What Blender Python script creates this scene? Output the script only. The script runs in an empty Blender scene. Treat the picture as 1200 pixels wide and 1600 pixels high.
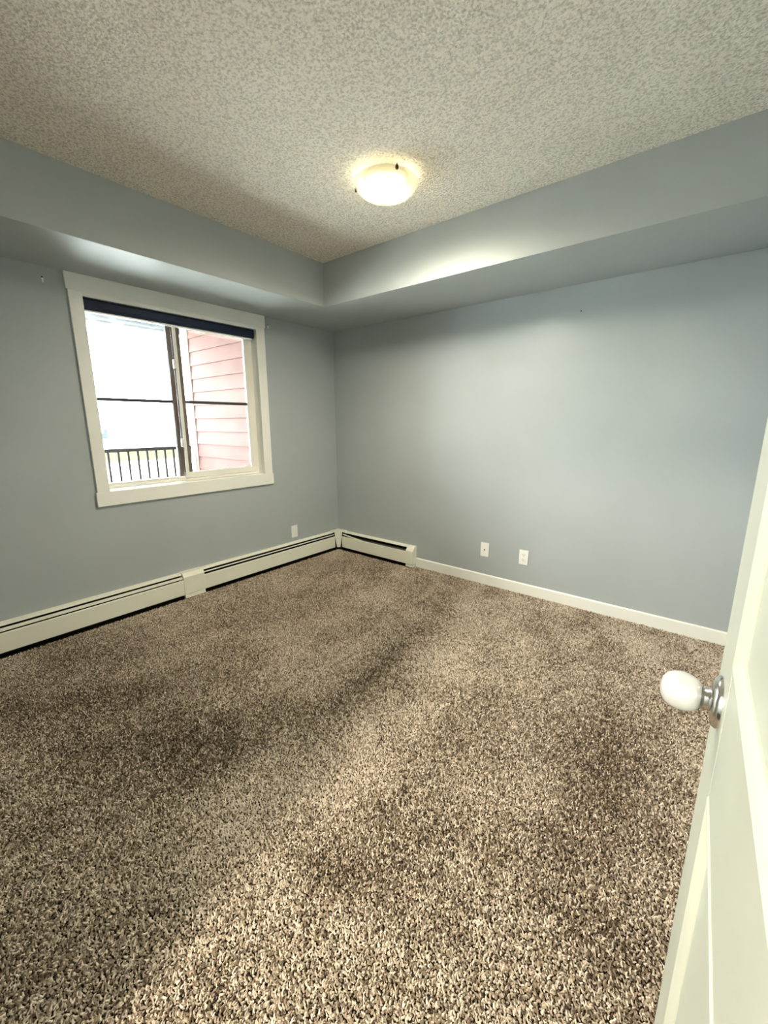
import bpy, bmesh, math, random
import numpy as np
from mathutils import Vector, Matrix

random.seed(7)
rng = np.random.default_rng(7)
R = math.radians
S = bpy.context.scene
C = S.collection

# ------------------------------------------------------------------ camera
FPX = 648.93
YAW, PIT, ROL = 0.6825, 0.2120, -0.0022
F = Vector((-math.sin(YAW)*math.cos(PIT), math.cos(YAW)*math.cos(PIT), -math.sin(PIT)))
Rt = F.cross(Vector((0, 0, 1))).normalized()
Up = Rt.cross(F)
R2 = Rt*math.cos(ROL) + Up*math.sin(ROL)
U2 = -Rt*math.sin(ROL) + Up*math.cos(ROL)
cam = bpy.data.cameras.new('camera')
cam_o = bpy.data.objects.new('camera', cam)
C.objects.link(cam_o)
cam.sensor_fit = 'VERTICAL'
cam.sensor_height = 36.0
cam.lens = FPX/1600*36.0
cam.clip_start = 0.01
cam.clip_end = 500
cam_o.matrix_world = Matrix(((R2.x, U2.x, -F.x, 3.0538), (R2.y, U2.y, -F.y, -2.9923),
                             (R2.z, U2.z, -F.z, 1.2915), (0, 0, 0, 1)))
S.camera = cam_o

# ------------------------------------------------------------------ light
SKY = 12.0            # bright overcast sky outside the window
LAMP = 1.25            # glow of the frosted glass bowl
BULB = 30.0           # watts of each of the two bulbs inside it
LAMPC = (1.0, 0.92, 0.73)
HALL = 150.0          # emission of the hallway lamp
S.view_settings.view_transform = 'Standard'
S.view_settings.look = 'None'
S.view_settings.gamma = 1.0
S.view_settings.use_curve_mapping = False
S.view_settings.exposure = 2.08

w = bpy.data.worlds.new('overcast_sky')
S.world = w
w.use_nodes = True
nt = w.node_tree
bg = nt.nodes['Background']
tc = nt.nodes.new('ShaderNodeTexCoord')
nz = nt.nodes.new('ShaderNodeTexNoise')
nz.inputs['Scale'].default_value = 1.6
rp = nt.nodes.new('ShaderNodeValToRGB')
rp.color_ramp.elements[0].color = (0.80, 0.90, 1.0, 1)
rp.color_ramp.elements[1].color = (0.97, 0.99, 1.0, 1)
nt.links.new(tc.outputs['Generated'], nz.inputs['Vector'])
nt.links.new(nz.outputs['Fac'], rp.inputs['Fac'])
nt.links.new(rp.outputs['Color'], bg.inputs['Color'])
bg.inputs['Strength'].default_value = SKY

# sampling portal in the window opening (gives off no light of its own)
pl = bpy.data.lights.new('window_portal', 'AREA')
pl.shape = 'RECTANGLE'; pl.size = 1.16; pl.size_y = 1.18
pl.cycles.is_portal = True
po = bpy.data.objects.new('window_portal', pl)
po.matrix_world = Matrix.Translation((-0.13, -1.4635, 1.41)) @ Matrix.Rotation(R(-90), 4, 'Y')
C.objects.link(po)
S.cycles.max_bounces = 10
S.cycles.diffuse_bounces = 7
S.cycles.sample_clamp_indirect = 6.0
S.cycles.caustics_reflective = False
S.cycles.caustics_refractive = False


# ------------------------------------------------------------------ materials
def mat(name, col, rough=0.5, spec=0.5, var=0.0, vscale=6.0, bump=0.0, bscale=60.0, bdist=0.002,
        metal=0.0, emit=None, estr=0.0, bdetail=3.0, col2=None, coat=0.0):
    m = bpy.data.materials.new(name)
    m.use_nodes = True
    t = m.node_tree
    b = t.nodes['Principled BSDF']
    b.inputs['Roughness'].default_value = rough
    b.inputs['Specular IOR Level'].default_value = spec
    b.inputs['Metallic'].default_value = metal
    b.inputs['Coat Weight'].default_value = coat
    g = t.nodes.new('ShaderNodeNewGeometry')
    n = t.nodes.new('ShaderNodeTexNoise')
    n.inputs['Scale'].default_value = vscale
    n.inputs['Detail'].default_value = 4
    t.links.new(g.outputs['Position'], n.inputs['Vector'])
    r = t.nodes.new('ShaderNodeValToRGB')
    r.color_ramp.elements[0].position = 0.3
    r.color_ramp.elements[1].position = 0.7
    c2 = col2 or tuple(c*(1-var) for c in col)
    r.color_ramp.elements[0].color = (*c2, 1)
    r.color_ramp.elements[1].color = (*[min(1, c*(1+var*0.5)) for c in col], 1)
    t.links.new(n.outputs['Fac'], r.inputs['Fac'])
    t.links.new(r.outputs['Color'], b.inputs['Base Color'])
    if bump > 0:
        n2 = t.nodes.new('ShaderNodeTexNoise')
        n2.inputs['Scale'].default_value = bscale
        n2.inputs['Detail'].default_value = bdetail
        t.links.new(g.outputs['Position'], n2.inputs['Vector'])
        bp = t.nodes.new('ShaderNodeBump')
        bp.inputs['Strength'].default_value = bump
        bp.inputs['Distance'].default_value = bdist
        t.links.new(n2.outputs['Fac'], bp.inputs['Height'])
        t.links.new(bp.outputs['Normal'], b.inputs['Normal'])
    if emit:
        b.inputs['Emission Color'].default_value = (*emit, 1)
        b.inputs['Emission Strength'].default_value = estr
    return m


M = {}
M['wall'] = mat('wall_paint', (0.415, 0.453, 0.470), 0.31, 0.40, 0.03, 3.0, 0.12, 220, 0.0008)
M['soffit'] = mat('soffit_paint', (0.43, 0.462, 0.470), 0.48, 0.35, 0.03, 3.0, 0.12, 220, 0.0008)
M['ceil_flat'] = mat('ceiling_edge', (0.72, 0.70, 0.66), 0.9)
M['trim'] = mat('white_trim_paint', (0.86, 0.86, 0.82), 0.35, 0.5, 0.02, 8)
M['vinyl'] = mat('cream_vinyl', (0.83, 0.81, 0.75), 0.35, 0.5, 0.03, 9)
M['shaded_vinyl'] = mat('shaded_frame', (0.16, 0.13, 0.11), 0.45, 0.4, 0.10, 9)  # pale frame on its shaded side, the shade put into the colour
M['grille'] = mat('backlit_grille_shade', (0.035, 0.03, 0.028), 0.5, 0.3, 0.1, 9)  # white bars seen against the sky, their backlit shade painted as dark colour
M['blind'] = mat('navy_blind_cassette', (0.008, 0.017, 0.045), 0.55, 0.3, 0.1, 12)
M['heater'] = mat('cream_enamel', (0.86, 0.85, 0.74), 0.33, 0.5, 0.03, 5)
M['heater_in'] = mat('heater_inside_shade', (0.006, 0.006, 0.005), 0.7, 0.2, 0.3, 40)  # near-black colour stands for the shadow inside and below the heaters
M['heater_core'] = mat('heater_core_cover', (0.10, 0.10, 0.08), 0.6, 0.3, 0.2, 30)
M['plate'] = mat('white_plastic', (0.90, 0.90, 0.87), 0.3, 0.5, 0.01, 30)
M['slot'] = mat('dark_slot', (0.03, 0.03, 0.03), 0.6)
M['steel'] = mat('satin_nickel', (0.80, 0.80, 0.79), 0.17, 0.5, 0.02, 20, metal=1.0)
M['knob'] = mat('white_satin_knob', (0.66, 0.67, 0.68), 0.2, 0.5, 0.02, 20, coat=0.3, metal=0.2)
M['bronze'] = mat('dark_bronze', (0.035, 0.028, 0.015), 0.4, 0.5, 0.2, 60, metal=0.5)
M['door'] = mat('door_paint', (0.53, 0.55, 0.48), 0.42, 0.5, 0.06, 4, 0.10, 90, 0.0008)
M['siding'] = mat('red_lap_siding', (0.078, 0.037, 0.032), 0.75, 0.2, 0.22, 7, 0.5, 45, 0.003)
M['cornerboard'] = mat('pale_corner_board', (0.11, 0.075, 0.065), 0.7, 0.2, 0.05, 8)
M['white_ext'] = mat('white_exterior_board', (0.60, 0.60, 0.58), 0.7, 0.2, 0.05, 8)
M['beam_ext'] = mat('darkened_white_beam', (0.16, 0.16, 0.165), 0.8, 0.2, 0.45, 9)  # white beam, its colour darkened so the strong sky doesn't burn it out
M['rail'] = mat('brown_metal_railing', (0.012, 0.009, 0.008), 0.6, 0.1, 0.15, 20)
M['deck'] = mat('balcony_deck', (0.70, 0.68, 0.64), 0.8, 0.2, 0.1, 6)
M['ground'] = mat('pale_ground', (0.90, 0.87, 0.80), 1.0, 0.0, 0.12, 0.3)
M['grass'] = mat('dry_grass', (0.046, 0.039, 0.022), 1.0, 0.0, 0.2, 0.4)
M['house'] = mat('pale_house_wall', (0.62, 0.64, 0.67), 0.8, 0.1, 0.05, 2)
M['house_blue'] = mat('blue_grey_house_front', (0.022, 0.026, 0.035), 0.8, 0.1, 0.08, 2)
M['roof'] = mat('grey_roof', (0.30, 0.31, 0.33), 0.9, 0.1, 0.1, 2)
M['backing_shade'] = mat('carpet_backing_shade', (0.016, 0.011, 0.007), 0.95, 0.1, 0.3, 90)  # brown backing, darkened further to paint the shadow under the heaters
M['porcelain'] = mat('lamp_pan_white', (0.8, 0.78, 0.72), 0.4)


def ceiling_mat():
    m = bpy.data.materials.new('stippled_ceiling'); m.use_nodes = True
    t = m.node_tree; b = t.nodes['Principled BSDF']
    b.inputs['Roughness'].default_value = 0.95
    b.inputs['Specular IOR Level'].default_value = 0.15
    g = t.nodes.new('ShaderNodeNewGeometry')
    n = t.nodes.new('ShaderNodeTexNoise'); n.inputs['Scale'].default_value = 105
    n.inputs['Detail'].default_value = 4; n.inputs['Roughness'].default_value = 0.6
    n.inputs['Distortion'].default_value = 0.2
    v = t.nodes.new('ShaderNodeTexVoronoi'); v.inputs['Scale'].default_value = 130
    v.feature = 'SMOOTH_F1'
    t.links.new(g.outputs['Position'], n.inputs['Vector'])
    t.links.new(g.outputs['Position'], v.inputs['Vector'])
    a = t.nodes.new('ShaderNodeMath'); a.operation = 'SUBTRACT'
    t.links.new(n.outputs['Fac'], a.inputs[0])
    t.links.new(v.outputs['Distance'], a.inputs[1])
    bp = t.nodes.new('ShaderNodeBump'); bp.inputs['Strength'].default_value = 0.85
    bp.inputs['Distance'].default_value = 0.008
    t.links.new(a.outputs[0], bp.inputs['Height'])
    t.links.new(bp.outputs['Normal'], b.inputs['Normal'])
    r = t.nodes.new('ShaderNodeValToRGB')
    r.color_ramp.elements[0].position = 0.36; r.color_ramp.elements[1].position = 0.56
    r.color_ramp.elements[0].color = (0.62, 0.575, 0.50, 1)
    r.color_ramp.elements[1].color = (0.93, 0.863, 0.77, 1)
    t.links.new(n.outputs['Fac'], r.inputs['Fac'])
    t.links.new(r.outputs['Color'], b.inputs['Base Color'])
    return m


def glass_mat():
    m = bpy.data.materials.new('window_glass'); m.use_nodes = True
    t = m.node_tree
    for n in list(t.nodes): t.nodes.remove(n)
    o = t.nodes.new('ShaderNodeOutputMaterial')
    tr = t.nodes.new('ShaderNodeBsdfTransparent'); tr.inputs['Color'].default_value = (0.93, 0.95, 0.94, 1)
    gl = t.nodes.new('ShaderNodeBsdfGlossy'); gl.inputs['Roughness'].default_value = 0.02
    mx = t.nodes.new('ShaderNodeMixShader')
    fr = t.nodes.new('ShaderNodeFresnel'); fr.inputs['IOR'].default_value = 1.45
    t.links.new(fr.outputs[0], mx.inputs[0])
    t.links.new(tr.outputs[0], mx.inputs[1]); t.links.new(gl.outputs[0], mx.inputs[2])
    t.links.new(mx.outputs[0], o.inputs['Surface'])
    return m


def bowl_mat():
    # frosted alabaster glass, lit from inside by two bulbs
    m = bpy.data.materials.new('lit_alabaster_glass'); m.use_nodes = True
    t = m.node_tree; b = t.nodes['Principled BSDF']
    b.inputs['Base Color'].default_value = (0.25, 0.24, 0.19, 1)
    b.inputs['Roughness'].default_value = 0.25
    tcn = t.nodes.new('ShaderNodeTexCoord')
    hot = None
    for (x, y) in ((0.035, 0.035), (-0.035, -0.045)):
        d = t.nodes.new('ShaderNodeVectorMath'); d.operation = 'DISTANCE'
        d.inputs[1].default_value = (x, y, -0.07)
        t.links.new(tcn.outputs['Object'], d.inputs[0])
        r = t.nodes.new('ShaderNodeMapRange')
        r.inputs['From Min'].default_value = 0.11; r.inputs['From Max'].default_value = 0.02
        r.inputs['To Min'].default_value = 0.0; r.inputs['To Max'].default_value = 1.0
        t.links.new(d.outputs['Value'], r.inputs['Value'])
        if hot is None: hot = r.outputs[0]
        else:
            mx = t.nodes.new('ShaderNodeMath'); mx.operation = 'MAXIMUM'
            t.links.new(hot, mx.inputs[0]); t.links.new(r.outputs[0], mx.inputs[1]); hot = mx.outputs[0]
    p = t.nodes.new('ShaderNodeMath'); p.operation = 'POWER'; p.inputs[1].default_value = 1.6
    t.links.new(hot, p.inputs[0])
    n = t.nodes.new('ShaderNodeTexNoise'); n.inputs['Scale'].default_value = 14; n.inputs['Distortion'].default_value = 1.5
    t.links.new(tcn.outputs['Object'], n.inputs['Vector'])
    nm = t.nodes.new('ShaderNodeMapRange')
    nm.inputs['To Min'].default_value = 0.75; nm.inputs['To Max'].default_value = 1.2
    t.links.new(n.outputs['Fac'], nm.inputs['Value'])
    s = t.nodes.new('ShaderNodeMath'); s.operation = 'MULTIPLY_ADD'
    s.inputs[1].default_value = LAMP; s.inputs[2].default_value = LAMP*0.14
    t.links.new(p.outputs[0], s.inputs[0])
    s2 = t.nodes.new('ShaderNodeMath'); s2.operation = 'MULTIPLY'
    t.links.new(s.outputs[0], s2.inputs[0]); t.links.new(nm.outputs[0], s2.inputs[1])
    b.inputs['Emission Color'].default_value = (1.0, 0.90, 0.55, 1)
    t.links.new(s2.outputs[0], b.inputs['Emission Strength'])
    # thin frosted glass: part of the bulbs' light passes straight through
    out = t.nodes['Material Output']
    tr = t.nodes.new('ShaderNodeBsdfTransparent'); tr.inputs['Color'].default_value = (1.0, 0.97, 0.88, 1)
    mxs = t.nodes.new('ShaderNodeMixShader'); mxs.inputs[0].default_value = 0.42
    t.links.new(tr.outputs[0], mxs.inputs[1]); t.links.new(b.outputs[0], mxs.inputs[2])
    t.links.new(mxs.outputs[0], out.inputs['Surface'])
    return m


def carpet_mat():
    m = bpy.data.materials.new('twisted_pile'); m.use_nodes = True
    t = m.node_tree; b = t.nodes['Principled BSDF']
    b.inputs['Roughness'].default_value = 0.9
    b.inputs['Specular IOR Level'].default_value = 0.15
    b.inputs['Sheen Weight'].default_value = 0.15
    a = t.nodes.new('ShaderNodeAttribute'); a.attribute_type = 'INSTANCER'; a.attribute_name = 'shade'
    r = t.nodes.new('ShaderNodeValToRGB')
    e = r.color_ramp.elements
    e[0].position = 0.0; e[0].color = (0.045, 0.028, 0.016, 1)
    e[1].position = 1.0; e[1].color = (0.81, 0.705, 0.60, 1)
    for p_, c_ in ((0.25, (0.15, 0.10, 0.062, 1)), (0.5, (0.31, 0.24, 0.17, 1)), (0.75, (0.54, 0.453, 0.355, 1))):
        k = e.new(p_); k.color = c_
    t.links.new(a.outputs['Fac'], r.inputs['Fac'])
    t.links.new(r.outputs['Color'], b.inputs['Base Color'])
    return m


M['bulb'] = mat('glowing_bulb', (0.8, 0.8, 0.7), 0.5, emit=(1.0, 0.93, 0.75), estr=2.0)
M['ceiling'] = ceiling_mat()
M['glass'] = glass_mat()
M['bowl'] = bowl_mat()
M['pile'] = carpet_mat()


# ------------------------------------------------------------------ helpers
def add_box(bm, x0, x1, y0, y1, z0, z1):
    x0, x1 = sorted((x0, x1)); y0, y1 = sorted((y0, y1)); z0, z1 = sorted((z0, z1))
    v = [bm.verts.new(c) for c in ((x0, y0, z0), (x1, y0, z0), (x1, y1, z0), (x0, y1, z0),
                                   (x0, y0, z1), (x1, y0, z1), (x1, y1, z1), (x0, y1, z1))]
    for f in ((0, 3, 2, 1), (4, 5, 6, 7), (0, 1, 5, 4), (1, 2, 6, 5), (2, 3, 7, 6), (3, 0, 4, 7)):
        bm.faces.new([v[i] for i in f])


def add_prism(bm, pts, axis, a, b):
    """closed polygon pts in the two other axes, extruded along axis from a to b"""
    def P(p, t):
        if axis == 'x': return (t, p[0], p[1])
        if axis == 'y': return (p[0], t, p[1])
        return (p[0], p[1], t)
    va = [bm.verts.new(P(p, a)) for p in pts]
    vb = [bm.verts.new(P(p, b)) for p in pts]
    n = len(pts)
    bm.faces.new(va); bm.faces.new(vb[::-1])
    for i in range(n):
        bm.faces.new((va[i], vb[i], vb[(i+1) % n], va[(i+1) % n]))


def add_lathe(bm, prof, seg=32, mtx=Matrix.Identity(4)):
    """prof: list of (r, z) revolved about local z"""
    rings = []
    for r, z in prof:
        if r < 1e-6:
            rings.append([bm.verts.new(mtx @ Vector((0, 0, z)))])
        else:
            rings.append([bm.verts.new(mtx @ Vector((r*math.cos(2*math.pi*k/seg), r*math.sin(2*math.pi*k/seg), z)))
                          for k in range(seg)])
    for a, b in zip(rings, rings[1:]):
        for k in range(seg):
            k2 = (k+1) % seg
            if len(a) == 1 and len(b) == 1: continue
            if len(a) == 1: bm.faces.new((a[0], b[k], b[k2]))
            elif len(b) == 1: bm.faces.new((a[k], b[0], a[k2]))
            else: bm.faces.new((a[k], b[k], b[k2], a[k2]))


def obj(name, bm, m, parent=None, bevel=0.0, smooth=False, seg=2):
    bmesh.ops.recalc_face_normals(bm, faces=bm.faces[:])
    me = bpy.data.meshes.new(name)
    bm.to_mesh(me); bm.free()
    me.materials.append(M[m] if isinstance(m, str) else m)
    if smooth:
        for p in me.polygons: p.use_smooth = True
    o = bpy.data.objects.new(name, me)
    C.objects.link(o)
    if parent is not None: o.parent = parent
    if bevel > 0:
        b = o.modifiers.new('bevel', 'BEVEL'); b.width = bevel; b.segments = seg; b.limit_method = 'ANGLE'
    return o


def box(name, b, m, parent=None, bevel=0.0):
    bm = bmesh.new(); add_box(bm, *b)
    return obj(name, bm, m, parent, bevel)


def tag(o, label=None, cat=None, group=None, kind=None):
    if label: o['label'] = label
    if cat: o['category'] = cat
    if group: o['group'] = group
    if kind: o['kind'] = kind
    return o


def empty(name, loc=(0, 0, 0), rz=0.0, label=None, cat=None, group=None, kind=None):
    o = bpy.data.objects.new(name, None); C.objects.link(o)
    o.location = loc; o.rotation_euler = (0, 0, rz); o.empty_display_size = 0.1
    return tag(o, label, cat, group, kind)


# ------------------------------------------------------------------ room shell
XR, YB = 3.28, -3.22        # side wall behind the door, wall behind the camera
HC, HS = 2.4413, 2.14       # ceiling, soffit underside
SA, SB = 0.5767, 0.6521     # soffit widths
WY0, WY1, WZ0, WZ1 = -2.052, -0.875, 0.862, 2.022   # window opening

floor = tag(box('floor', (-0.14, XR+0.12, YB-1.75, 0.12, -0.12, 0.0), 'backing_shade'),
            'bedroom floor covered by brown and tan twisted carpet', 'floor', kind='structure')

bm = bmesh.new()
add_box(bm, -0.14, 0, YB-0.12, WY0-0.008, 0, 2.56)
add_box(bm, -0.14, 0, WY1+0.008, 0.12, 0, 2.56)
add_box(bm, -0.14, 0, WY0-0.008, WY1+0.008, 0, 0.855)
add_box(bm, -0.14, 0, WY0-0.008, WY1+0.008, WZ1, 2.56)
tag(obj('wall_left', bm, 'wall'), 'blue-grey painted wall with the window in it', 'wall', kind='structure')
tag(box('wall_right', (0, XR+0.12, 0, 0.12, 0, 2.56), 'wall'),
    'plain blue-grey wall with two sockets low down', 'wall', kind='structure')
tag(box('wall_side', (XR, XR+0.12, YB-1.75, 0, 0, 2.56), 'wall'),
    'blue-grey wall hidden behind the open white door', 'wall', kind='structure')
bm = bmesh.new()
DX0, DX1 = 2.22, 3.135
add_box(bm, 0, DX0, YB-0.12, YB, 0, 2.56)
add_box(bm, DX1, XR, YB-0.12, YB, 0, 2.56)
add_box(bm, DX0, DX1, YB-0.12, YB, 2.05, 2.56)
tag(obj('wall_behind', bm, 'wall'), 'blue-grey wall with the doorway, behind the viewer', 'wall', kind='structure')

ceil = tag(box('ceiling', (0, XR, YB, 0, HC, HC+0.12), 'ceiling'),
           'cream stippled ceiling around the glass dome light', 'ceiling', kind='structure')
bm = bmesh.new()
L = [(0, 0), (0, YB), (SA, YB), (SA, -SB), (XR, -SB), (XR, 0)]
add_prism(bm, L, 'z', HS, HC)
o = obj('soffit', bm, 'soffit', ceil, bevel=0.002)
o['label'] = 'blue-grey dropped soffit running along two walls'

# hallway behind the doorway (the camera stands in the doorway)
hall = empty('wall_hallway', (0, 0, 0), 0, 'hallway walls beyond the doorway behind the viewer', 'wall', kind='structure')
box('hallway_wall', (1.3, XR, YB-1.75, YB-1.63, 0, 2.56), 'wall', hall)
box('hallway_wall', (1.3, 1.42, YB-1.63, YB-0.12, 0, 2.56), 'wall', hall)
tag(box('ceiling_hallway', (1.3, XR, YB-1.63, YB-0.12, HC, HC+0.12), 'ceiling'),
    'hallway ceiling behind the viewer', 'ceiling', kind='structure')

# baseboards
bbp = [(0, 0), (0, 0.088), (-0.006, 0.088), (-0.012, 0.082), (-0.012, 0)]
bm = bmesh.new(); add_prism(bm, bbp, 'x', 1.004, XR)
tag(obj('baseboard_right', bm, 'trim'), 'white baseboard along the wall under the two sockets', 'baseboard', kind='structure')
bm = bmesh.new(); add_prism(bm, [(XR+a, z) for a, z in bbp], 'y', YB, -0.013)
tag(obj('baseboard_side', bm, 'trim'), 'white baseboard hidden behind the open door', 'baseboard', kind='structure')
bm = bmesh.new(); add_prism(bm, [(YB-a, z) for a, z in bbp], 'x', 0.08, DX0-0.07)
tag(obj('baseboard_behind', bm, 'trim'), 'white baseboard on the wall behind the viewer', 'baseboard', kind='structure')
bm = bmesh.new()
for x0, x1 in ((DX0-0.07, DX0+0.012), (DX1-0.012, DX1+0.07)):
    add_box(bm, x0, x1, YB, YB+0.015, 0, 2.12)
add_box(bm, DX0+0.012, DX1-0.012, YB, YB+0.015, 2.04, 2.12)
tag(obj('trim_1', bm, 'trim', bevel=0.002), 'white casing around the doorway behind the viewer', 'trim', kind='structure')

# ------------------------------------------------------------------ carpet pile (uncountable tufts)
def carpet():
    sp = 0.0056
    xs = np.arange(0.012, XR-0.012, sp); ys = np.arange(YB+0.0, -0.012, sp*0.87)
    X, Y = np.meshgrid(xs, ys)
    X = X + (np.arange(len(ys)) % 2)[:, None]*sp/2
    X = (X + rng.uniform(-.0024, .0024, X.shape)).ravel()
    Y = (Y + rng.uniform(-.0024, .0024, Y.shape)).ravel()
    keep = ~((X < 0.072) | ((Y > -0.072) & (X < 1.0)))      # tufts left out: dark backing stands for the shadow under the heaters
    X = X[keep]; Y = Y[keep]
    n = len(X)

    def vnoise(x, y, sc, seed):
        g = np.random.default_rng(seed).uniform(-1, 1, (64, 64))
        u = x/sc + 7.3; v = y/sc + 31.7
        iu = np.floor(u).astype(int); iv = np.floor(v).astype(int)
        fu = u-iu; fv = v-iv
        fu = fu*fu*(3-2*fu); fv = fv*fv*(3-2*fv)
        G = lambda a, b: g[a % 64, b % 64]
        return (G(iu, iv)*(1-fu)+G(iu+1, iv)*fu)*(1-fv)+(G(iu, iv+1)*(1-fu)+G(iu+1, iv+1)*fu)*fv
    # brushed / trodden nap: each mark is a soft streak (x, y, heading deg, length, width, amount)
    nap = 0.10*vnoise(X, Y, 0.42, 1) + 0.10*vnoise(X, Y, 0.17, 2) + 0.07*vnoise(X, Y, 0.06, 3)
    # strokes of the vacuum across the room
    nap += 0.05*np.sin((X*0.93+Y*0.37)*2*math.pi/0.34 + 1.5*vnoise(X, Y, 0.5, 9))*np.clip((Y+1.6)/1.2, 0, 1)
    for (cx, cy, hd, ln, wd, am) in NAP:
        c, s = math.cos(R(hd)), math.sin(R(hd))
        a = (X-cx)*c+(Y-cy)*s; b = -(X-cx)*s+(Y-cy)*c
        nap += am*np.exp(-(a/ln)**2-(b/wd)**2)
    shade = 0.70 + nap + rng.normal(0, 0.29, n)
    shade += 0.08*vnoise(X, Y, 0.014, 5)
    shade = np.clip(shade, 0.02, 1.0)
    # every tuft leans its own way around the nap direction
    az = rng.uniform(0, 2*math.pi, n)
    tilt = rng.uniform(0.05, 0.75, n)
    rot = np.stack([np.zeros(n), tilt, az], 1)
    sc = rng.uniform(0.75, 1.3, n)
    me = bpy.data.meshes.new('carpet_pile')
    co = np.stack([X, Y, np.full(n, 0.0005)], 1).astype(np.float32)
    me.vertices.add(n); me.vertices.foreach_set('co', co.ravel())
    a = me.attributes.new('rot', 'FLOAT_VECTOR', 'POINT'); a.data.foreach_set('vector', rot.astype(np.float32).ravel())
    a = me.attributes.new('shade', 'FLOAT', 'POINT'); a.data.foreach_set('value', shade.astype(np.float32))
    a = me.attributes.new('size', 'FLOAT', 'POINT'); a.data.foreach_set('value', sc.astype(np.float32))
    me.update()
    o = bpy.data.objects.new('carpet_pile', me); C.objects.link(o); o.parent = floor
    o['kind'] = 'stuff'
    ng = bpy.data.node_groups.new('tufts', 'GeometryNodeTree')
    ng.interface.new_socket('Geometry', in_out='INPUT', socket_type='NodeSocketGeometry')
    ng.interface.new_socket('Geometry', in_out='OUTPUT', socket_type='NodeSocketGeometry')
    N = ng.nodes; K = ng.links.new
    gi = N.new('NodeGroupInput'); go = N.new('NodeGroupOutput')
    cone = N.new('GeometryNodeMeshCone'); cone.fill_type = 'NONE'
    cone.inputs['Vertices'].default_value = 5; cone.inputs['Side Segments'].default_value = 3
    cone.inputs['Radius Top'].default_value = 0.0013; cone.inputs['Radius Bottom'].default_value = 0.0026
    cone.inputs['Depth'].default_value = 0.0078
    # curl the yarn: x += k z^2, y += k2 sin(z)
    pos = N.new('GeometryNodeInputPosition'); sx = N.new('ShaderNodeSeparateXYZ'); K(pos.outputs[0], sx.inputs[0])
    z2 = N.new('ShaderNodeMath'); z2.operation = 'MULTIPLY'; K(sx.outputs['Z'], z2.inputs[0]); K(sx.outputs['Z'], z2.inputs[1])
    kx = N.new('ShaderNodeMath'); kx.operation = 'MULTIPLY'; kx.inputs[1].default_value = 28; K(z2.outputs[0], kx.inputs[0])
    zs = N.new('ShaderNodeMath'); zs.operation = 'MULTIPLY'; zs.inputs[1].default_value = 420; K(sx.outputs['Z'], zs.inputs[0])
    sn = N.new('ShaderNodeMath'); sn.operation = 'SINE'; K(zs.outputs[0], sn.inputs[0])
    ky = N.new('ShaderNodeMath'); ky.operation = 'MULTIPLY'; ky.inputs[1].default_value = 0.0011; K(sn.outputs[0], ky.inputs[0])
    cx = N.new('ShaderNodeCombineXYZ'); K(kx.outputs[0], cx.inputs['X']); K(ky.outputs[0], cx.inputs['Y'])
    spn = N.new('GeometryNodeSetPosition'); K(cone.outputs['Mesh'], spn.inputs['Geometry']); K(cx.outputs[0], spn.inputs['Offset'])
    ss = N.new('GeometryNodeSetShadeSmooth'); K(spn.outputs[0], ss.inputs['Geometry'])
    sm = N.new('GeometryNodeSetMaterial'); sm.inputs['Material'].default_value = M['pile']; K(ss.outputs[0], sm.inputs['Geometry'])
    mp = N.new('GeometryNodeMeshToPoints'); K(gi.outputs[0], mp.inputs['Mesh'])
    def named(nm, typ):
        q = N.new('GeometryNodeInputNamedAttribute'); q.data_type = typ; q.inputs['Name'].default_value = nm
        return q.outputs['Attribute']
    ip = N.new('GeometryNodeInstanceOnPoints')
    K(mp.outputs[0], ip.inputs['Points']); K(sm.outputs[0], ip.inputs['Instance'])
    K(named('rot', 'FLOAT_VECTOR'), ip.inputs['Rotation']); K(named('size', 'FLOAT'), ip.inputs['Scale'])
    K(ip.outputs[0], go.inputs[0])
    md = o.modifiers.new('tufts', 'NODES'); md.node_group = ng
    me.materials.append(M['pile'])


NAP = [
    (1.74, -1.35, 98, 0.55, 0.09, -0.26),
    (1.66, -2.20, 95, 0.40, 0.13, -0.24),
    (1.35, -2.50, 60, 0.45, 0.20, -0.20),
    (0.94, -2.40, 60, 0.25, 0.12, -0.18),
    (0.60, -2.70, 60, 0.60, 0.30, -0.16),
    (2.85, -1.40, 100, 0.45, 0.16, -0.24),
    (3.00, -1.00, 90, 0.30, 0.08, -0.12),
    (2.62, -1.98, 30, 0.30, 0.10, -0.14),
    (2.35, -2.33, 10, 0.22, 0.05, -0.22),
    (2.05, -1.95, 90, 0.70, 0.16, 0.12),
    (2.95, -2.10, 60, 0.30, 0.15, -0.10),
    (0.50, -0.50, 45, 0.50, 0.20, -0.10),
    (1.20, -1.10, 90, 0.60, 0.20, 0.07),
]
carpet()


# ------------------------------------------------------------------ window
win = empty('window_1', (0, -1.4635, 1.4), 0, 'white-cased sliding window in the blue-grey wall, showing the balcony', 'window', kind='structure')
def wb(name, b, m, bevel=0.0, parent=None):
    """box in room coordinates, stored relative to the window empty"""
    p = parent or win
    x0, x1, y0, y1, z0, z1 = b
    return box(name, (x0, x1, y0+1.4635, y1+1.4635, z0-1.4, z1-1.4), m, p, bevel)

o = wb('head_casing', (0, 0.021, -2.131, -0.790, 2.046, 2.1385), 'trim', 0.002)
wb('side_casing', (0, 0.018, -2.122, -2.052, 0.8625, 2.046), 'trim', 0.002)
wb('side_casing', (0, 0.018, -0.875, -0.797, 0.8625, 2.046), 'trim', 0.002)
wb('bottom_casing', (0, 0.021, -2.131, -0.790, 0.770, 0.8625), 'trim', 0.002)
wb('head_casing_fillet', (0, 0.018, -2.052, -0.875, 2.022, 2.046), 'trim')
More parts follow.
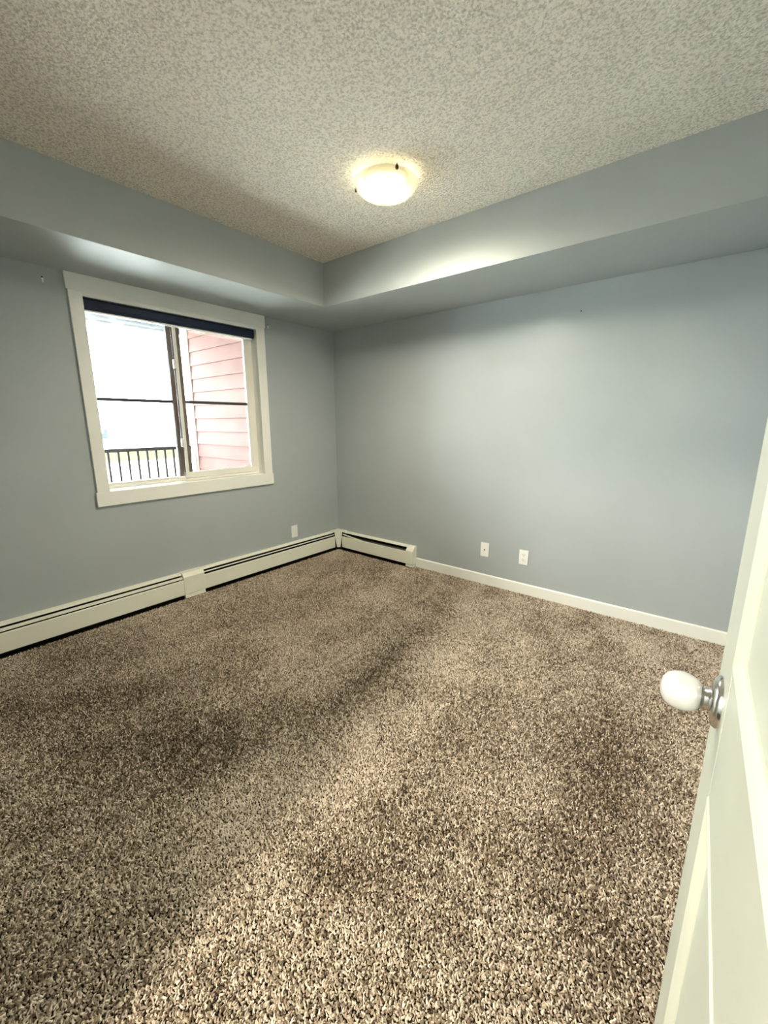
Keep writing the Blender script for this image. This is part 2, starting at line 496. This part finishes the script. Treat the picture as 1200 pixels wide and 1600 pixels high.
# jamb liner
wb('side_jamb', (-0.138, 0.0, -0.875, -0.867, 0.862, 2.022), 'trim')
wb('side_jamb', (-0.138, 0.0, -2.060, -2.052, 0.862, 2.022), 'trim')
wb('sill', (-0.138, 0.003, -2.052, -0.875, 0.855, 0.868), 'trim', 0.002)
# outer vinyl frame
FX0, FX1 = -0.125, -0.066
wb('frame_bottom', (FX0, FX1, -2.052, -0.875, 0.868, 0.884), 'vinyl', 0.001)
wb('frame_track', (-0.094, -0.090, -2.052, -0.875, 0.884, 0.892), 'vinyl')
wb('frame_top', (FX0, FX1, -2.052, -0.875, 2.000, 2.022), 'vinyl', 0.001)
wb('frame_side', (FX0, FX1, -2.052, -2.034, 0.884, 2.000), 'vinyl', 0.001)
wb('frame_side', (FX0, FX1, -0.893, -0.875, 0.884, 2.000), 'vinyl', 0.001)


def sash(nm, x0, x1, y0, y1, z0, z1, wl, wr, wt, wbm, leftm, rightm, label):
    s = empty('sash', (0, 0, 0), 0); s.parent = win; s['label'] = label
    wb('bottom_rail', (x0, x1, y0, y1, z0, z0+wbm), 'vinyl', 0.0015, s)
    wb('top_rail', (x0, x1, y0, y1, z1-wt, z1), 'vinyl', 0.0015, s)
    wb('stile', (x0, x1, y0, y0+wl, z0+wbm, z1-wt), leftm, 0.0015, s)
    wb('stile', (x0, x1, y1-wr, y1, z0+wbm, z1-wt), rightm, 0.0015, s)
    xm = (x0+x1)/2
    wb('pane', (xm-0.009, xm-0.005, y0+wl, y1-wr, z0+wbm, z1-wt), 'glass', 0, s)
    wb('pane', (xm+0.005, xm+0.009, y0+wl, y1-wr, z0+wbm, z1-wt), 'glass', 0, s)
    wb('grille_bar', (xm-0.003, xm+0.003, y0+wl, y1-wr, 1.433, 1.454), 'grille', 0, s)
    return s


s1 = sash('l', -0.122, -0.096, -2.034, -1.507, 0.886, 2.000, 0.010, 0.034, 0.02, 0.014, 'vinyl', 'shaded_vinyl', 'left fixed sash with a meeting stile darkened as in shade')
s2 = sash('r', -0.088, -0.066, -1.512, -0.893, 0.886, 2.000, 0.052, 0.052, 0.03, 0.044, 'shaded_vinyl', 'vinyl', 'right sliding sash over the pink siding')
wb('pull_strip', (-0.066, -0.050, -1.514, -1.493, 0.892, 1.985), 'vinyl', 0.002, s2)
for zc in (1.150, 1.700):
    bm = bmesh.new()
    add_box(bm, -0.056, -0.036, -1.534+1.4635, -1.508+1.4635, zc-0.030-1.4, zc+0.030-1.4)
    add_box(bm, -0.037, -0.026, -1.530+1.4635, -1.514+1.4635, zc-0.004-1.4, zc+0.022-1.4)
    obj('latch', bm, 'vinyl', s2, bevel=0.002)
# small round tilt marks / weep cover in the sliding sash corner
wb('corner_tab', (-0.066, -0.062, -1.01, -0.955, 0.930, 0.944), 'plate', 0.001, s2)

# roller blind cassette inside the opening, top
bl = empty('roller_blind', (-0.03, -1.4635, 1.95), 0,
           'rolled-up navy blind cassette across the top of the window', 'blind')
bm = bmesh.new()
prof = [(-0.024, 0.005), (-0.024, 0.070), (0.020, 0.070), (0.028, 0.060), (0.028, 0.022), (0.022, 0.008), (0.016, 0.005)]
add_prism(bm, prof, 'y', -0.583, 0.572)
obj('cassette', bm, 'blind', bl, bevel=0.0015)
bm = bmesh.new(); add_box(bm, -0.010, 0.016, -0.575, 0.565, -0.006, 0.0045)
obj('bottom_bar', bm, 'plate', bl, bevel=0.002)
for y in (-0.5865, 0.5755):
    bm = bmesh.new(); add_prism(bm, prof, 'y', y-0.003, y+0.003)
    obj('end_cap', bm, 'blind' if y > 0 else 'plate', bl)


# wall anchors either side of the window
def anchor(x, y, z, wall, label, nm='wall_anchor', cat='wall anchor'):
    a = empty(nm, (x, y, z), 0, label, cat)
    mt = Matrix.Rotation(R(90), 4, 'Y') if wall == 'left' else Matrix.Rotation(R(90), 4, 'X')
    bm = bmesh.new(); add_lathe(bm, [(0.0, 0.002), (0.0042, 0.002), (0.0045, 0.0)], 12, mt)
    obj('hole', bm, 'slot', a)
    return a, mt
for y, z, lb in ((-2.229, 2.083, 'small white drapery anchor in the wall, left of the window'),
                 (-0.748, 2.079, 'small white drapery anchor in the wall, right of the window')):
    a, mt = anchor(0, y, z, 'left', lb)
    bm = bmesh.new()
    add_prism(bm, [(-0.005, -0.004), (0.005, -0.004), (0.0035, -0.026), (-0.001, -0.030)], 'x', 0.0, 0.005)
    obj('sleeve', bm, 'plate', a, bevel=0.001)
bm = bmesh.new()
add_lathe(bm, [(0.0, 0.004), (0.004, 0.003), (0.004, 0.0)], 10, Matrix.Rotation(R(90), 4, 'X'))
o = obj('nail', bm, 'bronze'); o.location = (2.235, 0, 1.98)
tag(o, 'tiny dark nail high on the right wall', 'nail')

# ------------------------------------------------------------------ baseboard heaters
# profile in (out-from-wall, z)
def heater(name, along, sgn, a, b, label, blade, label_only=False):
    """along 'y' on the left wall (out = +x), along 'x' on the right wall (out = -y)"""
    cpos = (a+b)/2
    root = empty(name, (0, cpos, 0) if along == 'y' else (cpos, 0, 0), 0, label, 'heater', 'cream baseboard heaters')
    a -= cpos; b -= cpos
    def prism(nm, pts, m, s=a, e=b, bevel=0.001):
        bm = bmesh.new()
        if along == 'y': add_prism(bm, [(u, v) for u, v in pts], 'y', s, e)
        else: add_prism(bm, [(-u, v) for u, v in pts], 'x', s, e)
        return obj(nm, bm, m, root, bevel=bevel)
    prism('back_plate', [(0, 0.004), (0.003, 0.004), (0.003, 0.19), (0, 0.19)], 'heater_in', bevel=0)
    prism('top_cover', [(0, 0.19), (0.0, 0.1955), (0.006, 0.1965), (0.034, 0.190), (0.040, 0.185), (0.040, 0.181),
                        (0.037, 0.181), (0.032, 0.187), (0.005, 0.190)], 'heater')
    prism('front_panel', [(0.061, 0.032), (0.064, 0.034), (0.064, 0.144), (0.062, 0.1485), (0.058, 0.149),
                          (0.058, 0.147), (0.061, 0.144)], 'heater')
    prism('heating_element', [(0.010, 0.045), (0.052, 0.045), (0.052, 0.125), (0.010, 0.125)], 'heater_in', a+0.01, b-0.01, 0)
    prism('lower_shade_block', [(0.010, 0.006), (0.034, 0.006), (0.034, 0.040), (0.010, 0.040)], 'heater_in', bevel=0)  # black block added as the shadow in the gap below the panel
    return root, prism


h1, pr = heater('baseboard_heater', 'y', 1, -3.10, -1.674, 'cream baseboard heater along the left wall, nearest the viewer', 1)
pr('damper_blade', [(0.052, 0.155), (0.0545, 0.155), (0.0510, 0.173), (0.0485, 0.173)], 'heater', bevel=0.0005)
h2, pr = heater('baseboard_heater', 'y', 1, -1.513, -0.112, 'cream baseboard heater below the window, between joint cover and corner', 1)
pr('damper_blade', [(0.048, 0.161), (0.0505, 0.161), (0.0480, 0.169), (0.0455, 0.169)], 'heater', bevel=0.0005)
# splice cover between the two
bm = bmesh.new()
add_prism(bm, [(0, 0.034), (0, 0.200), (0.046, 0.197), (0.067, 0.168), (0.067, 0.034)], 'y', -1.674-HS*0, -1.513)
sc = tag(obj('joint_cover', bm, 'heater', None, bevel=0.0015),
         'cream joint cover over the baseboard heaters on the left wall', 'heater cover')
bm = bmesh.new()
add_prism(bm, [(0.040, 0.004), (0.040, 0.033), (0.063, 0.033), (0.068, 0.005)], 'y', -1.672, -1.515)
obj('foot_strip', bm, 'heater', sc, bevel=0.001)
# inside-corner cover
cc = empty('corner_cover', (0, 0, 0), 0, 'cream inside-corner cover where the two heater runs meet', 'heater cover')
bm = bmesh.new()
top = [(0.0, -0.0), (0.0, -0.126), (0.058, -0.126), (0.066, -0.112), (0.112, -0.066), (0.126, -0.058), (0.126, 0.0)]
add_prism(bm, top, 'z', 0.194, 0.2005)
obj('lid', bm, 'heater', cc, bevel=0.001)
bm = bmesh.new()
va = [bm.verts.new(p) for p in ((0.062, -0.120, 0.194), (0.120, -0.062, 0.194), (0.103, -0.078, 0.034), (0.079, -0.102, 0.034))]
vb = [bm.verts.new(p) for p in ((0.058, -0.116, 0.194), (0.116, -0.058, 0.194), (0.099, -0.074, 0.034), (0.075, -0.098, 0.034))]
bm.faces.new(va); bm.faces.new(vb[::-1])
for i in range(4): bm.faces.new((va[i], vb[i], vb[(i+1) % 4], va[(i+1) % 4]))
obj('face_plate', bm, 'heater', cc, bevel=0.0008)
bm = bmesh.new()
mt = Matrix.Translation((0.0895, -0.0925, 0.128)) @ Matrix.Rotation(R(45), 4, 'Z') @ Matrix.Rotation(R(100), 4, 'X')
add_lathe(bm, [(0.0, 0.003), (0.003, 0.002), (0.0035, -0.002)], 10, mt)
obj('screw', bm, 'bronze', cc)
bm = bmesh.new(); add_prism(bm, [(0.004, -0.004), (0.004, -0.108), (0.052, -0.108), (0.108, -0.052), (0.108, -0.004)], 'z', 0.006, 0.19)
obj('inner_block', bm, 'heater_in', cc)

h3, pr = heater('baseboard_heater', 'x', 1, 0.112, 0.925, 'short cream baseboard heater on the right wall, beside the corner', 0)
pr('core_cover', [(0.012, 0.126), (0.052, 0.126), (0.052, 0.138), (0.012, 0.150)], 'heater_core', bevel=0)
# its damper blade has slipped: it tilts down and vanishes behind the front panel
bm = bmesh.new()
cx3 = (0.112+0.925)/2
P0 = [(0.112, 0.046, 0.171), (0.112, 0.050, 0.162), (0.395, 0.060, 0.140), (0.395, 0.057, 0.149)]
va = [bm.verts.new((x-cx3, -u, z)) for x, u, z in P0]
vb = [bm.verts.new((x-cx3, -u+0.0015, z+0.0005)) for x, u, z in P0]
bm.faces.new(va); bm.faces.new(vb[::-1])
for i in range(4): bm.faces.new((va[i], vb[i], vb[(i+1) % 4], va[(i+1) % 4]))
obj('damper_blade', bm, 'heater', h3)
# end cap
bm = bmesh.new()
add_prism(bm, [(0, 0.030), (0, 0.199), (-0.030, 0.199), (-0.066, 0.158), (-0.066, 0.030)], 'x', 0.925-cx3, 1.002-cx3)
obj('end_cap', bm, 'heater', h3, bevel=0.004)
bm = bmesh.new()
add_prism(bm, [(-0.004, 0.006), (-0.004, 0.028), (-0.058, 0.028), (-0.064, 0.010), (-0.060, 0.006)], 'x', 0.925-cx3, 1.000-cx3)
obj('end_cap_foot', bm, 'heater', h3, bevel=0.001)


# ------------------------------------------------------------------ wall plates
def plate(name, wall, c, z, label, cat, kind):
    if wall == 'right': root = empty(name, (c, 0, z), 0, label, cat)
    else: root = empty(name, (0, c, z), R(90), label, cat)
    w_, h_ = 0.035, 0.0575
    bm = bmesh.new()
    add_prism(bm, [(-w_, -h_), (w_, -h_), (w_, h_), (-w_, h_)], 'y', 0, -0.006)
    obj('cover_plate', bm, 'plate', root, bevel=0.002)
    if kind == 'cable':
        bm = bmesh.new(); add_lathe(bm, [(0.0, 0.013), (0.0028, 0.013), (0.0045, 0.011), (0.0048, 0.006)], 12, Matrix.Rotation(R(90), 4, 'X'))
        obj('cable_jack', bm, 'slot', root)
        for zz in (-0.042, 0.042):
            bm = bmesh.new(); add_lathe(bm, [(0, 0.0075), (0.0022, 0.007), (0.0026, 0.006)], 10, Matrix.Translation((0, 0, zz)) @ Matrix.Rotation(R(90), 4, 'X'))
            obj('screw', bm, 'plate', root)
    if kind == 'outlet':
        for zz in (-0.020, 0.020):
            bm = bmesh.new()
            pts = []
            for k in range(24):
                t = 2*math.pi*k/24
                pts.append((max(-0.0165, min(0.0165, 0.0175*math.cos(t)*1.12)), zz+0.0145*math.sin(t)))
            add_prism(bm, pts, 'y', -0.005, -0.0085)
            f = obj('receptacle', bm, 'plate', root)
            bm = bmesh.new()
            add_box(bm, -0.0075, -0.0052, -0.0080, -0.0092, zz-0.001, zz+0.008)
            add_box(bm, 0.0052, 0.0075, -0.0080, -0.0092, zz-0.001, zz+0.007)
            add_lathe(bm, [(0, 0.0092), (0.0022, 0.0092), (0.0022, 0.0080)], 10, Matrix.Translation((0, 0, zz-0.007)) @ Matrix.Rotation(R(90), 4, 'X'))
            obj('slots', bm, 'slot', f)
        bm = bmesh.new(); add_lathe(bm, [(0, 0.0075), (0.002, 0.007), (0.0024, 0.006)], 10, Matrix.Rotation(R(90), 4, 'X'))
        obj('screw', bm, 'plate', root)
    return root


plate('cable_plate', 'right', 1.6655, 0.293, 'white cable plate with one dark jack, low on the right wall', 'wall plate', 'cable')
plate('power_outlet', 'right', 1.983, 0.293, 'white double power outlet low on the right wall', 'outlet', 'outlet')
plate('blank_plate', 'left', -0.579, 0.290, 'blank white wall plate above the heater, right of the window', 'wall plate', 'blank')

# ------------------------------------------------------------------ ceiling light
LX, LY = 1.625, -1.215
lt = empty('ceiling_light', (LX, LY, HC), 0, 'lit flush ceiling light with frosted glass bowl and bronze knobs', 'lamp')
bm = bmesh.new(); add_lathe(bm, [(0, 0), (0.105, 0), (0.105, -0.012), (0.095, -0.022), (0, -0.022)], 40)
obj('ceiling_pan', bm, 'porcelain', lt, smooth=False)
bm = bmesh.new()
prof = []
Rb, top, dep = 0.152, -0.030, 0.068
for k in range(15):
    t = k/14
    r = Rb*math.sin(t*math.pi/2)
    z = top - dep*math.cos(t*math.pi/2)**1.15 if t < 1 else top
    prof.append((r, z))
prof[0] = (0, prof[0][1])
inner = [(max(0, r-0.004) if r > 0 else 0, z+0.004) for r, z in prof[::-1]]
prof2 = prof + [(Rb+0.002, top+0.002), (Rb-0.002, top+0.005)] + inner
add_lathe(bm, prof2, 48)
bowl = obj('glass_bowl', bm, 'bowl', lt, smooth=True)
for x, y in ((0.045, 0.030), (-0.045, -0.030)):
    bm = bmesh.new()
    mt = Matrix.Translation((x, y, -0.022)) @ Matrix.Rotation(R(180), 4, 'X')
    add_lathe(bm, [(0.0, 0.0), (0.013, 0.0), (0.013, 0.012), (0.022, 0.024), (0.020, 0.034), (0.010, 0.042), (0.0, 0.044)], 20, mt)
    obj('bulb', bm, 'bulb', lt, smooth=True)
    # the white pan behind the bulbs throws most of their light down into the room
    bs = bpy.data.lights.new('bulb_reflector_light', 'SPOT'); bs.energy = BULB; bs.color = LAMPC
    bs.spot_size = R(179); bs.spot_blend = 0.9; bs.shadow_soft_size = 0.10
    bq = bpy.data.objects.new('bulb_reflector_light', bs); C.objects.link(bq); bq.parent = lt; bq.location = (x*1.2, y*1.2, -0.070)
    bd = bpy.data.lights.new('bulb_light', 'POINT'); bd.energy = BULB*0.004; bd.color = LAMPC
    bd.shadow_soft_size = 0.03
    bo = bpy.data.objects.new('bulb_light', bd); C.objects.link(bo); bo.parent = lt; bo.location = (x*1.2, y*1.2, -0.052)
for ang in (R(-32), R(85), R(203)):
    x, y = Rb*math.cos(ang), Rb*math.sin(ang)
    bm = bmesh.new()
    mt = Matrix.Translation((x*0.995, y*0.995, top-0.004))
    add_lathe(bm, [(0, -0.010), (0.0055, -0.009), (0.0078, -0.004), (0.0078, 0.004), (0.0050, 0.008), (0.0035, 0.012), (0.0, 0.012)], 16, mt)
    k = obj('retaining_knob', bm, 'bronze', lt, smooth=True)
    bm = bmesh.new()
    add_lathe(bm, [(0.0015, 0.0), (0.0015, 0.016)], 8, mt)
    obj('clip_rod', bm, 'bronze', k)

# hallway lamp (real fixture above the hall behind the viewer)
hl = empty('hallway_light', (2.42, YB-1.25, HC), 0, 'round hallway ceiling light behind the viewer', 'lamp')
M['hallglow'] = mat('hallway_lamp_glass', (0.8, 0.78, 0.7), 0.4, emit=(1.0, 0.90, 0.72), estr=HALL)
bm = bmesh.new(); add_lathe(bm, [(0, -0.085), (0.08, -0.078), (0.13, -0.055), (0.15, -0.025), (0.15, -0.012)], 32)
obj('glass_bowl', bm, 'hallglow', hl, smooth=True)
bm = bmesh.new(); add_lathe(bm, [(0, 0), (0.155, 0), (0.155, -0.012), (0, -0.012)], 32)
obj('ceiling_pan', bm, 'porcelain', hl)

# ------------------------------------------------------------------ door
DW, DT = 0.875, 0.035
TH = R(2.3)
ex, ey = 3.0875, -2.333                      # free edge (room face)
hx, hy = ex + math.sin(TH)*DW, ey - math.cos(TH)*DW
door = empty('door_1', (hx, hy, 0), TH, 'open white two-panel door with a satin knob, right edge', 'door', kind='structure')
Z0, Z1 = 0.022, 2.03
ST = 0.112
UP0, UP1 = 1.032, 1.905       # upper panel opening
LP0, LP1 = 0.235, 0.868       # lower panel opening
def db(name, y0, y1, z0, z1, m='door', x0=0.0, x1=DT, bevel=0.0012, parent=None):
    return box(name, (x0, x1, y0, y1, z0, z1), m, parent or door, bevel)
db('stile', 0, ST, Z0, Z1)
db('stile', DW-ST, DW, Z0, Z1)
db('bottom_rail', ST, DW-ST, Z0, LP0, x0=0.0004)
db('lock_rail', ST, DW-ST, LP1, UP0, x0=0.0004)
db('top_rail', ST, DW-ST, UP1, Z1, x0=0.0004)
for (z0, z1) in ((LP0, LP1), (UP0, UP1)):
    p = db('panel', ST, DW-ST, z0, z1, x0=0.009, x1=DT-0.009)
    # sticking: sloped strips from the face down to the panel, mitred corners
    y0, y1 = ST, DW-ST
    wd = 0.012
    bm = bmesh.new()
    prof = [(0.0, 0.0), (-0.0014, 0.0015), (-0.0014, 0.004), (0.002, 0.008), (0.0075, wd), (0.012, wd), (0.012, 0.0)]
    loops = []
    for (cy, cz, sy, sz) in ((y0, z0, 1, 1), (y1, z0, -1, 1), (y1, z1, -1, -1), (y0, z1, 1, -1)):
        loops.append([bm.verts.new((px, cy+sy*d, cz+sz*d)) for px, d in prof])
    n = len(prof)
    for i in range(4):
        A, B = loops[i], loops[(i+1) % 4]
        for j in range(n):
            bm.faces.new((A[j], A[(j+1) % n], B[(j+1) % n], B[j]))
    obj('moulding', bm, 'door', p)
# knob: rose, neck, ball
kz, ky = 0.960, DW-0.060
kn = empty('knob', (0, ky, kz)); kn.parent = door; kn['label'] = 'white satin door knob with nickel rose'
ax = Matrix.Rotation(R(-90), 4, 'Y')
bm = bmesh.new(); add_lathe(bm, [(0.0315, 0.0), (0.0315, 0.003), (0.0290, 0.0065), (0.020, 0.009), (0.015, 0.010), (0, 0.010)], 40, ax)
obj('rose', bm, 'steel', kn, smooth=True)
bm = bmesh.new(); add_lathe(bm, [(0.0150, 0.009), (0.0140, 0.010), (0.0138, 0.0125), (0.0128, 0.013), (0.0128, 0.0155), (0.0120, 0.016), (0.0118, 0.020), (0.0, 0.020)], 28, ax)
obj('neck', bm, 'steel', kn, smooth=True)
bm = bmesh.new()
pr_ = [(0.0, 0.0185), (0.0125, 0.0185), (0.0150, 0.0195), (0.0198, 0.0240), (0.0230, 0.0310), (0.0240, 0.0385), (0.0231, 0.0460), (0.0200, 0.0530), (0.0146, 0.0580), (0.0075, 0.0608), (0.0, 0.0614)]
add_lathe(bm, pr_, 40, ax)
o = obj('ball', bm, 'knob', kn, smooth=True)
sb = o.modifiers.new('s', 'SUBSURF'); sb.levels = 1; sb.render_levels = 2
# hinges
for z in (0.25, 1.05, 1.82):
    bm = bmesh.new(); add_lathe(bm, [(0, -0.045), (0.006, -0.045), (0.006, 0.045), (0, 0.045)], 12, Matrix.Translation((-0.004, -0.004, z)))
    obj('hinge', bm, 'steel', door)

# ------------------------------------------------------------------ outside: balcony
BX = -2.0
bal = tag(box('balcony_deck', (BX-0.10, -0.145, -4.6, -0.482, -0.20, -0.05), 'deck'),
          'pale balcony deck outside the window', 'balcony')
ys = -0.47
sw = empty('siding_wall', (0, ys, 0), 0, 'red lap-sided balcony side wall seen through the right pane', 'wall', kind='structure')
box('wall_core', (BX+0.02, -0.145, 0.022, 0.14, -0.05, 2.62), 'siding', sw)
lines = [0.9 + 0.1485*k for k in range(-7, 12)]
meb = None
for zz in lines:
    if zz+0.1485 > 2.6: continue
    if meb is None:
        bm = bmesh.new()
        add_prism(bm, [(-0.002, 0.0), (0.0215, 0.0), (0.0215, 0.1475), (0.014, 0.1475)], 'x', BX+0.105, -0.146)
        b0 = obj('siding_board', bm, 'siding', sw); meb = b0.data
        b0.location.z = zz
    else:
        b = bpy.data.objects.new('siding_board', meb); C.objects.link(b); b.parent = sw; b.location.z = zz
o = box('corner_board', (BX+0.03, BX+0.104, -0.006, 0.0215, -0.05, 2.6), 'cornerboard', sw)
o = box('end_post', (BX-0.05, BX+0.029, -0.010, 0.12, -0.05, 2.6), 'white_ext', sw)
ob = tag(box('balcony_beam', (BX-0.10, BX+0.0, -4.6, -0.50, 2.285, 2.62), 'beam_ext', bevel=0.01),
         'white beam across the top of the balcony opening', 'beam')
tag(box('balcony_soffit', (BX, -0.145, -4.6, -0.50, 2.60, 2.70), 'white_ext'),
    'white underside of the balcony above', 'soffit')
# railing
rl = empty('balcony_railing', (BX-0.02, -2.5, -0.05), 0, 'dark brown metal balcony railing with thin pickets', 'railing')
y0, y1 = -4.55+2.5, -0.50+2.5
bm = bmesh.new(); add_box(bm, -0.022, 0.022, y0, y1, 1.035, 1.072)
obj('top_rail', bm, 'rail', rl, bevel=0.004)
bm = bmesh.new(); add_box(bm, -0.016, 0.016, y0, y1, 0.09, 0.12)
obj('bottom_rail', bm, 'rail', rl, bevel=0.003)
pm = None
k = 0
yy = -1.395+2.5 + 0.0975*20
ylist = [-1.395+2.5 + 0.0975*i for i in range(-32, 10)]
for yv in ylist:
    if yv < y0 or yv > y1-0.02: continue
    if pm is None:
        bm = bmesh.new(); add_box(bm, -0.010, 0.010, -0.010, 0.010, 0.12, 1.035)
        q = obj('picket', bm, 'rail', rl); pm = q.data
    else:
        q = bpy.data.objects.new('picket', pm); C.objects.link(q); q.parent = rl
    q.location.y = yv
for yv in (y0+0.02, y1-0.03):
    bm = bmesh.new(); add_box(bm, -0.022, 0.022, -0.022, 0.022, 0.0, 1.035)
    q = obj('post', bm, 'rail', rl); q.location.y = yv

# ground and far houses
tag(box('ground', (-220, -2.6, -90, 130, -3.2, -3.0), 'ground'), 'pale bright ground far below the balcony', 'ground', kind='structure')
tag(box('grass_verge', (-78, -50, -60, 90, -3.0, -2.97), 'grass'), 'strip of dry yellow grass beyond the railing', 'grass', kind='structure')


def house(x, y, w_, d_, h_, rot, label, front):
    r_ = empty('house', (x, y, -3.0), rot, label, 'house', 'far houses')
    box('house_wall', (-d_/2, d_/2, -w_/2, w_/2, 0, h_), 'house', r_)
    bm = bmesh.new()
    add_prism(bm, [(-w_/2-0.4, h_), (w_/2+0.4, h_), (0, h_+w_*0.28)], 'x', -d_/2-0.3, d_/2+0.3)
    obj('roof', bm, 'roof', r_)
    if front:
        g = box('garage_door', (d_/2, d_/2+0.1, -w_*0.32, w_*0.32, 0.1, h_*0.72), 'house_blue', r_)
        g = box('window_pane', (d_/2, d_/2+0.12, -w_*0.15, w_*0.20, h_*0.45, h_*0.66), 'white_ext', r_)
    return r_
house(-134, 38.5, 7.5, 8, 3.6, R(-20), 'far pale house with a blue-grey front, left in the window', True)
house(-140, 58, 9, 8, 3.0, R(-20), 'far pale house right of the blue-grey fronted one', False)
